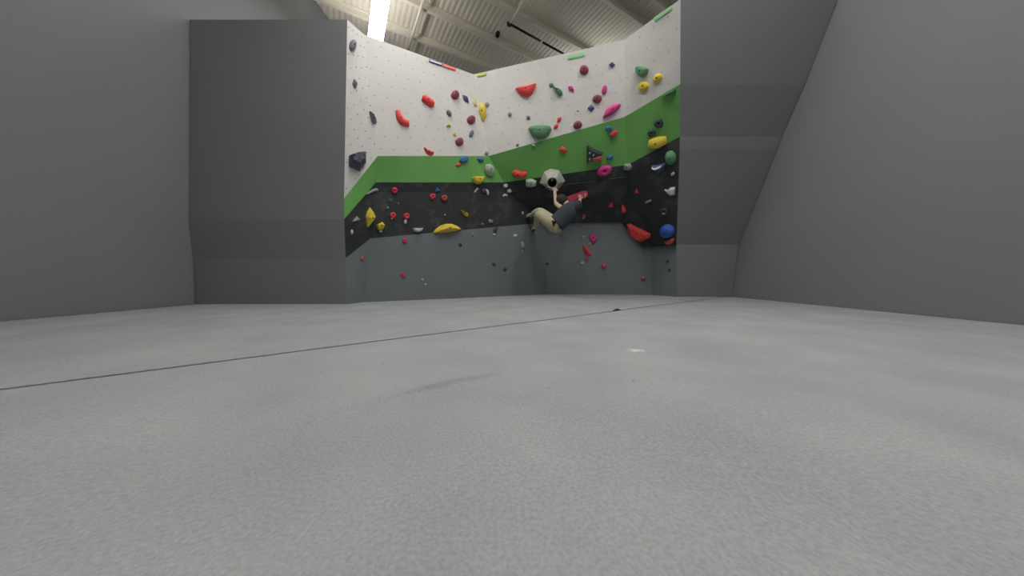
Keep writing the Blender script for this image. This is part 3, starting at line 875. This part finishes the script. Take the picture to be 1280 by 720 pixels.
# ---- grey hexagonal volume with a round mouth
def hex_volume():
    cx, cy = 690, 225
    loc, nrm, mw = frame(cx, cy); mwi = mw.inverted()
    poly = [(688.0, 210.8), (699.3, 213), (706.3, 226), (697.5, 237.2), (688.0, 238), (674.5, 228.3), (680, 214.8)]
    pix = []
    for i in range(7):
        a, b = poly[i], poly[(i + 1) % 7]
        for k in range(6):
            pix.append((a[0] + (b[0] - a[0]) * k / 6, a[1] + (b[1] - a[1]) * k / 6))
    q = [to_plane(mwi, loc, nrm, *p) for p in pix]
    n = len(q); prot = 0.22; rad = 0.084
    hc = to_plane(mwi, loc + nrm * prot, nrm, 690.3, 228.6)
    V, FS = [], []
    def ring(fn): V.extend(fn(p) for p in q)
    ring(lambda p: Vector((p.x, p.y, -0.004)))
    ring(lambda p: Vector((p.x, p.y, 0.02)))
    def circ(p, r, z):
        d = Vector((p.x - hc.x, p.y - hc.y, 0)); d.normalize()
        return Vector((hc.x + d.x * r, hc.y + d.y * r, z))
    ring(lambda p: circ(p, rad * 1.22, prot))
    ring(lambda p: circ(p, rad, prot - 0.005))
    n_out = len(V)
    for r in range(3):
        for i in range(n):
            j = (i + 1) % n
            FS.append((r * n + i, r * n + j, (r + 1) * n + j, (r + 1) * n + i))
    FS.append(tuple(range(n - 1, -1, -1)))
    o = link('climbing_volume', V, FS, M['h_stone'], mw=mw)
    tag(o, 'large grey hexagonal volume with a round dark mouth, gripped by the climber', 'climbing volume')
    V2 = [circ(p, rad, prot - 0.004) for p in q] + [circ(p, rad * 0.9, 0.03) for p in q]
    F2 = [(i, (i + 1) % n, n + (i + 1) % n, n + i) for i in range(n)] + [tuple(range(n, 2 * n))]
    m = link('mouth', V2, F2, M['h_inner'], o)
    bv, bf = tube_geo([Vector((hc.x, hc.y, 0.03)), Vector((hc.x, hc.y, 0.05))], 0.025, 8)
    link('bolt', bv, bf, M['h_pale_yellow'], m)
hex_volume()
# ---- black panels, right
hold(755, 213, 20, 12.5, -22, 'oval', 'donut', 'magenta', 'oval magenta pocket hold on the lower edge of the green stripe', prot=0.1)
hold(785, 209, 12, 10, -15, 'wedge', 'pyra', 'grey', 'dusty grey hold on the black wall just below the green stripe', prot=0.06, bolt=False)
wedge_blue = hold(822.5, 211, 19, 12, -12, [(813.5, 207), (822, 206), (832.5, 203.5), (830, 211), (823, 217), (817, 214)], 'ridge', 'navy', 'dark blue wedge hold with a pale strip for its highlight on the black wall', prot=0.1, bolt=False)
as_part(spine_hold([(815, 208.6), (819, 209.8), (825, 208), (829, 206)], [2, 3.4, 3, 1.5], 'pale', 'x', prot=2.6, bolt=False), wedge_blue, 'highlight_strip', 'pale strip standing in for a highlight')  # highlight on the wedge put in as a pale strip
hold(837.5, 239.5, 13, 10, 0, [(831, 236), (835, 237), (838, 234), (844, 233.5), (844, 243), (839.5, 244.2), (835.5, 241.5)], 'slab', 'pale', 'ragged white hold on the outer black wall', prot=0.07, bolt=False)
hold(841, 217.5, 5.5, 4, -30, 'wedge', 'dome', 'pale', 'small white hold on the outer black wall above the ragged white one')
spine_hold([(806.5, 253.8), (810, 252), (814, 250.2)], [1.8, 3, 2], 'grey', 'thin grey slanted edge in the middle of the outer black wall', bolt=False)
ring_black = hold(831, 263.3, 10, 8, 0, 'oval', 'donut', 'charcoal', 'black ring hold with chalky rim on the outer black wall')
as_part(hold(831, 265.6, 6, 2.2, 0, 'oval', 'dome', 'pale', 'x', prot=0.07), ring_black, 'chalked_lip', 'white chalky lip')
hold(834.5, 288.5, 18, 17, 0, 'oval', 'dome', 'royal', 'big round blue hold low on the outer black wall', prot=0.13)
hold(797.5, 290.5, 31, 23, 0, [(783.6, 280.3), (787.5, 279.3), (800, 285.5), (813.6, 292.3), (812.3, 297), (799.8, 302.6), (793, 298.8), (785, 291.8)], 'volume', 'red', 'big flat red faceted hold at the lower tip of the black wall', prot=0.07)
hold(838, 302, 12, 7.5, -18, 'moon', 'slab', 'brick', 'dull red hold under the big round blue hold', prot=0.08)
hold(779.7, 260, 12, 8, 82, 'drop', 'dome', 'red', 'small upright red oval hold on the black wall', prot=0.08)
hold(795.5, 238.8, 6, 7, 0, [(792.8, 241.5), (795.5, 235), (798.5, 241.5)], 'pyra', 'pink', 'small pink triangular hold alone on the outer black wall', bolt=False)
hold(763.5, 255.7, 7, 7, 0, [(760, 258.5), (765.5, 251.8), (767, 258.8)], 'pyra', 'pink', 'small pink triangular hold with a pale streak beside the upright red oval', bolt=False)
hold(729.8, 270, 4, 5, 0, 'oval', 'dome', 'pink', 'small pink chip on the black wall below the long pink rail')
hold(729.3, 272.5, 1.8, 2, 0, 'oval', 'dome', 'pale', 'tiny white chip touching the pink chip below the long pink rail')
rail = spine_hold([(704.5, 251.5), (712, 249), (721, 246.2), (729, 243.5), (734.5, 242)], [7, 10, 11, 11, 8], 'pink', 'long pink rail hold with chalky streaks on the black wall behind the climber', prot=0.45, ridge=True, bolt=False)
as_part(spine_hold([(708.5, 252.5), (714, 249.8), (720.5, 246.5)], [2.0, 1.5, 1.2], 'pale', 'x', prot=3.0, bolt=False), rail, 'chalked_strip', 'white chalky strip')
as_part(hold(725.0, 243.8, 6.5, 5, -15, 'oval', 'donut', 'magenta', 'x', prot=0.10, bolt=False), rail, 'grip_ring', 'raised magenta ring')
as_part(hold(731, 242.8, 2, 5, 20, 'oval', 'dome', 'pale', 'x', prot=0.10), rail, 'chalked_streak', 'pale chalky streak')
# ---- grey kicker, right
hold(741.2, 297.6, 9.5, 10.5, 0, 'oval', 'donut', 'magenta', 'pink ring foothold on the grey kicker above a tilted red one')
hold(729, 297.5, 6, 6, 0, [(726, 295), (732, 295), (729, 301)], 'pyra', 'stone', 'small pale grey triangular foothold beside the pink ring foothold', bolt=False)
hold(738, 304.3, 2.8, 3, 0, 'oval', 'dome', 'pale_yellow', 'tiny cream chip under the pink ring foothold')
hold(733.5, 313.3, 16, 8, 56, [(728.3, 305.5), (732, 308), (736.5, 313), (739.5, 319.3), (734.5, 319.6), (730.5, 316), (728.5, 310)], 'ridge', 'red', 'tilted red wedge foothold on the grey kicker below the pink ring', prot=0.09)
hold(734, 323.8, 4.6, 5.5, 15, 'oval', 'dome', 'pink', 'small pink foothold below the tilted red wedge')
hold(728, 328.6, 3.8, 3, 0, 'oval', 'dome', 'pale', 'tiny white foot chip below the tilted red wedge')
hold(755, 333, 6.5, 5.5, 0, 'moon', 'slab', 'pink', 'small pink foothold alone in the middle of the right grey kicker', bolt=False)
hold(803.5, 348, 5.5, 5, 0, 'oval', 'dome', 'brick', 'dull dark red foothold low on the right grey kicker')
for x, y, lb in ((835, 326.5, 'upper of two tiny black foot chips on the outer right grey kicker'), (837, 337, 'lower of two tiny black foot chips on the outer right grey kicker')):
    hold(x, y, 3.6, 3.6, 0, 'oval', 'dome', 'charcoal', lb, group='tiny black foot chips on the outer kicker')
hold(684, 329.6, 4, 3.6, 0, 'oval', 'dome', 'charcoal', 'tiny dark foot chip beside the vertical corner of the grey kickers')
hold(695, 290, 5, 4, 0, 'wedge', 'dome', 'stone', 'small pale grey chip right under the hips of the climber')
hold(701, 293.3, 4, 3, 0, 'oval', 'dome', 'slate', 'small dark grey chip under the hips of the climber beside a pale one')

# ------------------------------------------------------------------ grade tags along the wall tops
def sign(px4, frame_rgb, face_rgb, label, name='grade_tag'):
    """flat plaque: four photo corners on the wall (tl, tr, br, bl)"""
    cx = sum(p[0] for p in px4) / 4; cy = sum(p[1] for p in px4) / 4
    loc, nrm, mw = frame(cx, cy); mwi = mw.inverted()
    q = [to_plane(mwi, loc, nrm, *p) for p in px4]
    c = sum(q, Vector()) / 4
    key = 'tag_%d_%d_%d' % frame_rgb
    if key not in M: M[key] = make_mat(key, frame_rgb, 0.5, 0.03, 6, 0)
    key2 = 'tag_%d_%d_%d' % face_rgb
    if key2 not in M: M[key2] = make_mat(key2, face_rgb, 0.5, 0.03, 6, 0)
    V = [Vector((p.x, p.y, -0.002)) for p in q] + [Vector((p.x, p.y, 0.015)) for p in q]
    FS = [(0, 1, 2, 3), (4, 5, 6, 7)] + [(i, (i + 1) % 4, 4 + (i + 1) % 4, 4 + i) for i in range(4)]
    o = link(name, V, FS, M[key], mw=mw)
    ax = (q[1] - q[0]).normalized(); ay = (q[3] - q[0]).normalized()
    Wd = (q[1] - q[0]).length; Hd = (q[3] - q[0]).length
    def inner(u, w): return q[0] + (q[1] - q[0]) * u + (q[3] - q[0]) * w
    mu = 0.12 * Hd / Wd * 2; mv = 0.2
    qq = [inner(mu, mv), inner(1 - mu, mv), inner(1 - mu, 1 - mv - 0.08), inner(mu, 1 - mv - 0.08)]
    V = [Vector((p.x, p.y, 0.010)) for p in qq] + [Vector((p.x, p.y, 0.018)) for p in qq]
    link('face', V, FS, M[key2], o)
    tag(o, label, 'tag')
sign([(536.4, 74.2), (552.6, 79.8), (552, 83.2), (536, 77.6)], (58, 66, 110), (226, 228, 240), 'navy tag with a white face on the top edge of the left wall')
sign([(553.2, 80.2), (569.5, 85.5), (568.8, 88.8), (552.6, 83.6)], (232, 84, 84), (246, 160, 140), 'red tag next to the navy one on the top edge of the left wall')
sign([(595.5, 94), (608, 91), (608, 94.3), (597, 96.3)], (206, 212, 100), (216, 220, 120), 'yellow tag on the top edge of the wall at the corner')
sign([(709.3, 69.6), (731.5, 65.4), (731.3, 70.3), (710, 74.8)], (146, 226, 154), (182, 216, 178), 'light green tag on the top edge of the right wall')
sign([(817.5, 22.3), (840, 6.5), (840.5, 11.5), (819, 27)], (146, 226, 154), (182, 216, 178), 'light green tag on the top edge of the outer right wall')

# ------------------------------------------------------------------ the climber
M['skin'] = make_mat('skin', (206, 180, 158), 0.55, 0.05, 20, 0.05)
M['shirt'] = make_mat('charcoal_shirt', (64, 68, 74), 0.85, 0.08, 12, 0.3, 60)
M['trousers'] = make_mat('beige_trousers', (180, 173, 148), 0.85, 0.08, 10, 0.35, 50)
M['hair'] = make_mat('dark_brown_hair', (58, 48, 42), 0.7, 0.2, 60, 0.5, 120)
M['shoe'] = make_mat('pale_climbing_shoe', (188, 184, 168), 0.6, 0.08, 20, 0.1)
M['sole'] = make_mat('dark_shoe_sole', (40, 46, 42), 0.7, 0.08, 20, 0.1)
M['spots'] = make_mat('black_waist_tie', (30, 30, 28), 0.8, 0.1, 20, 0.1)
HIP = atY(693, 281, 5.20)
def skin_mesh(chains, sub=2):
    """each chain set is (verts, edges, radii, root): skinned, smoothed and joined into one mesh"""
    VV, FF = [], []
    for verts, edges, radii, root in chains:
        me = bpy.data.meshes.new('tmp'); me.from_pydata([tuple(v) for v in verts], edges, [])
        o = bpy.data.objects.new('tmp', me); COL.objects.link(o)
        mo = o.modifiers.new('skin', 'SKIN'); mo.use_smooth_shade = True
        for i, r in enumerate(radii):
            sv = me.skin_vertices[0].data[i]
            sv.radius = r if isinstance(r, tuple) else (r, r)
            sv.use_root = (i == root)
        ss = o.modifiers.new('sub', 'SUBSURF'); ss.levels = sub; ss.render_levels = sub
        dg = bpy.context.evaluated_depsgraph_get()
        ev = o.evaluated_get(dg)
        m2 = ev.to_mesh()
        k = len(VV)
        VV += [v.co.copy() for v in m2.vertices]
        FF += [tuple(i + k for i in p.vertices) for p in m2.polygons]
        ev.to_mesh_clear()
        bpy.data.objects.remove(o, do_unlink=True); bpy.data.meshes.remove(me)
    return VV, FF
J = {
    'pelvis': atY(694, 281, 5.20), 'waist': atY(700.5, 275.5, 5.19), 'chest': atY(710, 265, 5.18), 'upper': atY(714.5, 259, 5.20),
    'neck': atY(709.5, 255.5, 5.24), 'head0': atY(705.5, 253.5, 5.27), 'head1': atY(701.5, 249.5, 5.31),
    'ls': atY(706.5, 262.5, 5.10), 'le': atY(695.2, 255.3, 5.27), 'lw': atY(693.6, 242.0, 5.43), 'lh': atY(693.3, 238.0, 5.46),
    'rs': atY(721, 256, 5.34), 're': atY(724.5, 256.5, 5.56), 'rw': atY(725, 249, 5.66), 'rh': atY(725, 247, 5.67),
    'lhip': atY(691, 278.5, 5.24), 'lk': atY(674.5, 264, 5.42), 'la': atY(662, 270.5, 5.80), 'lt': atY(658, 271, 5.90),
    'rhip': atY(692.5, 283.5, 5.12), 'rk': atY(673.5, 267, 5.26), 'ra': atY(667.5, 282, 5.66), 'rt': atY(665, 287, 5.84),
}
for a, t, kn, px in (('la', 'lt', 'lk', (657.5, 271)), ('ra', 'rt', 'rk', (664.5, 287.5))):
    loc, nrm = hit(*px)                      # toes stand on the wall
    J[t] = loc + nrm * 0.035
    J[a] = J[t] + ((J[kn] - J[t]).normalized() + Vector((0.25, 0, 0.1))).normalized() * 0.175
    print('shin', a, (J[a] - J[kn]).length, loc)
for k in J: J[k] = J[k] - HIP
def chain(keys, edges, radii, root=0):
    idx = {k: i for i, k in enumerate(keys)}
    return [J[k] for k in keys], [(idx[a], idx[b]) for a, b in edges], radii, root
bk = ['pelvis', 'waist', 'chest', 'upper', 'neck', 'head0', 'head1', 'ls', 'le', 'lw', 'lh', 'rs', 're', 'rw', 'rh', 'lhip', 'lk', 'la', 'lt', 'rhip', 'rk', 'ra', 'rt']
be = [('pelvis', 'waist'), ('waist', 'chest'), ('chest', 'upper'), ('upper', 'neck'), ('neck', 'head0'), ('head0', 'head1'),
      ('upper', 'ls'), ('ls', 'le'), ('le', 'lw'), ('lw', 'lh'), ('upper', 'rs'), ('rs', 're'), ('re', 'rw'), ('rw', 'rh'),
      ('pelvis', 'lhip'), ('lhip', 'lk'), ('lk', 'la'), ('la', 'lt'), ('pelvis', 'rhip'), ('rhip', 'rk'), ('rk', 'ra'), ('ra', 'rt')]
br = [.06, .06, .07, .055, .05, .078, .085, .048, .042, .030, .034, .048, .042, .030, .034, .05, .045, .036, .034, .05, .045, .036, .034]
sets = [chain(bk, be, br)]
def fingers(hand, wrist):
    out = []
    ax = (J[hand] - J[wrist]).normalized()
    side = ax.cross(Vector((0, 1, 0))).normalized()
    fwd = side.cross(ax)
    if fwd.y < 0: fwd = -fwd
    for i, (s, ln) in enumerate(((-.030, .060), (-.010, .072), (.011, .068), (.030, .054))):
        a = J[hand] + side * s
        p = [a, a + ax * (.035 + ln * .25), a + ax * (.045 + ln * .45) + fwd * (ln * .35), a + ax * (.035 + ln * .35) + fwd * (ln * .75)]
        out.append((p, [(0, 1), (1, 2), (2, 3)], [.011, .0095, .009, .008], 0))
    a = J[hand] + side * (-.02) - ax * .015
    p = [a, a + side * (-.030) + ax * .02 + fwd * .01, a + side * (-.038) + ax * .045 + fwd * .025, a + side * (-.030) + ax * .062 + fwd * .035]
    out.append((p, [(0, 1), (1, 2), (2, 3)], [.013, .011, .010, .009], 0))
    return out
sets += fingers('lh', 'lw') + fingers('rh', 'rw')
person = empty('person', HIP)
tag(person, 'climber in charcoal shirt and beige trousers hanging by one arm from the grey hexagonal volume', 'person')
v, f = skin_mesh(sets); body = link('body', v, f, M['skin'], person, smooth=True)
# face on the side of the head turned to the wall and up to the hold
hd = J['head0'].lerp(J['head1'], 0.6)
hax = (J['head1'] - J['neck']).normalized()
look = (Vector((-0.35, 0.85, 0.35)) - hax * Vector((-0.35, 0.85, 0.35)).dot(hax)).normalized()
lat = hax.cross(look)
def ball(c, r, n=8, stretch=None):
    V, FS = [], []
    for i in range(n + 1):
        for k in range(n):
            a, b = math.pi * i / n, 2 * math.pi * k / n
            d = Vector((math.sin(a) * math.cos(b), math.sin(a) * math.sin(b), math.cos(a)))
            V.append(c + lat * (d.x * r[0]) + look * (d.y * r[1]) + hax * (d.z * r[2]))
    for i in range(n):
        for k in range(n):
            FS.append((i * n + k, i * n + (k + 1) % n, (i + 1) * n + (k + 1) % n, (i + 1) * n + k))
    return V, FS
v, f = ball(hd + look * .095 - hax * .015, (.014, .020, .024)); link('nose', v, f, M['skin'], body, True)
for s in (-1, 1):
    v, f = ball(hd + look * .084 + lat * (.033 * s) + hax * .012, (.014, .008, .008)); link('eye', v, f, M['sole'], body, True)
    v, f = ball(hd + lat * (.088 * s) - hax * .005, (.010, .018, .030)); link('ear', v, f, M['skin'], body, True)
v, f = ball(hd + look * .084 - hax * .052, (.026, .008, .007)); link('mouth', v, f, M['h_brick'], body, True)
# hair: cap over crown and back of the head
v, f = ball(hd + hax * .012 - look * .018, (.100, .100, .112), 14)
vv = []
for p in v:
    d = p - hd
    cut = d.dot(look) > .050 and d.dot(hax) < .055
    vv.append(p - look * .05 if cut else p)
link('hair', vv, f, M['hair'], person, True)
# shirt
J['lse'] = J['ls'].lerp(J['le'], 0.45); J['rse'] = J['rs'].lerp(J['re'], 0.8); J['hem'] = J['pelvis'].lerp(J['waist'], 0.35)
v, f = skin_mesh([
    chain(['pelvis', 'hem', 'waist', 'chest', 'upper'], [('pelvis', 'hem'), ('hem', 'waist'), ('waist', 'chest'), ('chest', 'upper')], [.185, .18, .175, .185, .15]),
    chain(['chest', 'ls', 'lse'], [('chest', 'ls'), ('ls', 'lse')], [.13, .105, .075]),
    chain(['chest', 'rs', 'rse'], [('chest', 'rs'), ('rs', 'rse')], [.13, .105, .075]),
    chain(['ls', 'upper', 'rs'], [('ls', 'upper'), ('upper', 'rs')], [.105, .13, .105])])
link('shirt', v, f, M['shirt'], person, True)
# trousers
J['lcuff'] = J['lk'].lerp(J['la'], 0.85); J['rcuff'] = J['rk'].lerp(J['ra'], 0.85); J['belt'] = J['pelvis'].lerp(J['waist'], 0.25)
v, f = skin_mesh([
    chain(['belt', 'pelvis', 'rhip'], [('belt', 'pelvis'), ('pelvis', 'rhip')], [.165, .175, .12]),
    chain(['pelvis', 'lhip', 'lk', 'lcuff'], [('pelvis', 'lhip'), ('lhip', 'lk'), ('lk', 'lcuff')], [.15, .135, .088, .062]),
    chain(['pelvis', 'rhip', 'rk', 'rcuff'], [('pelvis', 'rhip'), ('rhip', 'rk'), ('rk', 'rcuff')], [.15, .135, .088, .062])])
link('trousers', v, f, M['trousers'], person, True)
for a, t in (('la', 'lt'), ('ra', 'rt')):
    d = (J[t] - J[a]).normalized()
    v, f = skin_mesh([([J[a], J[a] + d * .07, J[a] + d * .14, J[a] + d * .19], [(0, 1), (1, 2), (2, 3)], [.046, .050, .044, .026], 0)])
    s = link('climbing_shoe', v, f, M['shoe'], person, True)
    n_ = d.cross(Vector((1, 0, 0))).normalized()
    if n_.z > 0: n_ = -n_
    v, f = skin_mesh([([J[a] + d * .03 + n_ * .026, J[a] + d * .10 + n_ * .028, J[a] + d * .17 + n_ * .02], [(0, 1), (1, 2)], [.030, .034, .026], 0)])
    link('sole', v, f, M['sole'], s, True)
# dark tie dangling at the waistband
wt = atY(691.0, 275.5, 5.02) - HIP
for dx, dz, r in ((0, 0, .018), (.035, -.01, .016), (.012, -.045, .017)):
    v, f = tube_geo([wt + Vector((dx, 0, dz)), wt + Vector((dx + .01, .0, dz - .045))], r, 7)
    link('waist_tie', v, f, M['spots'], person, True)
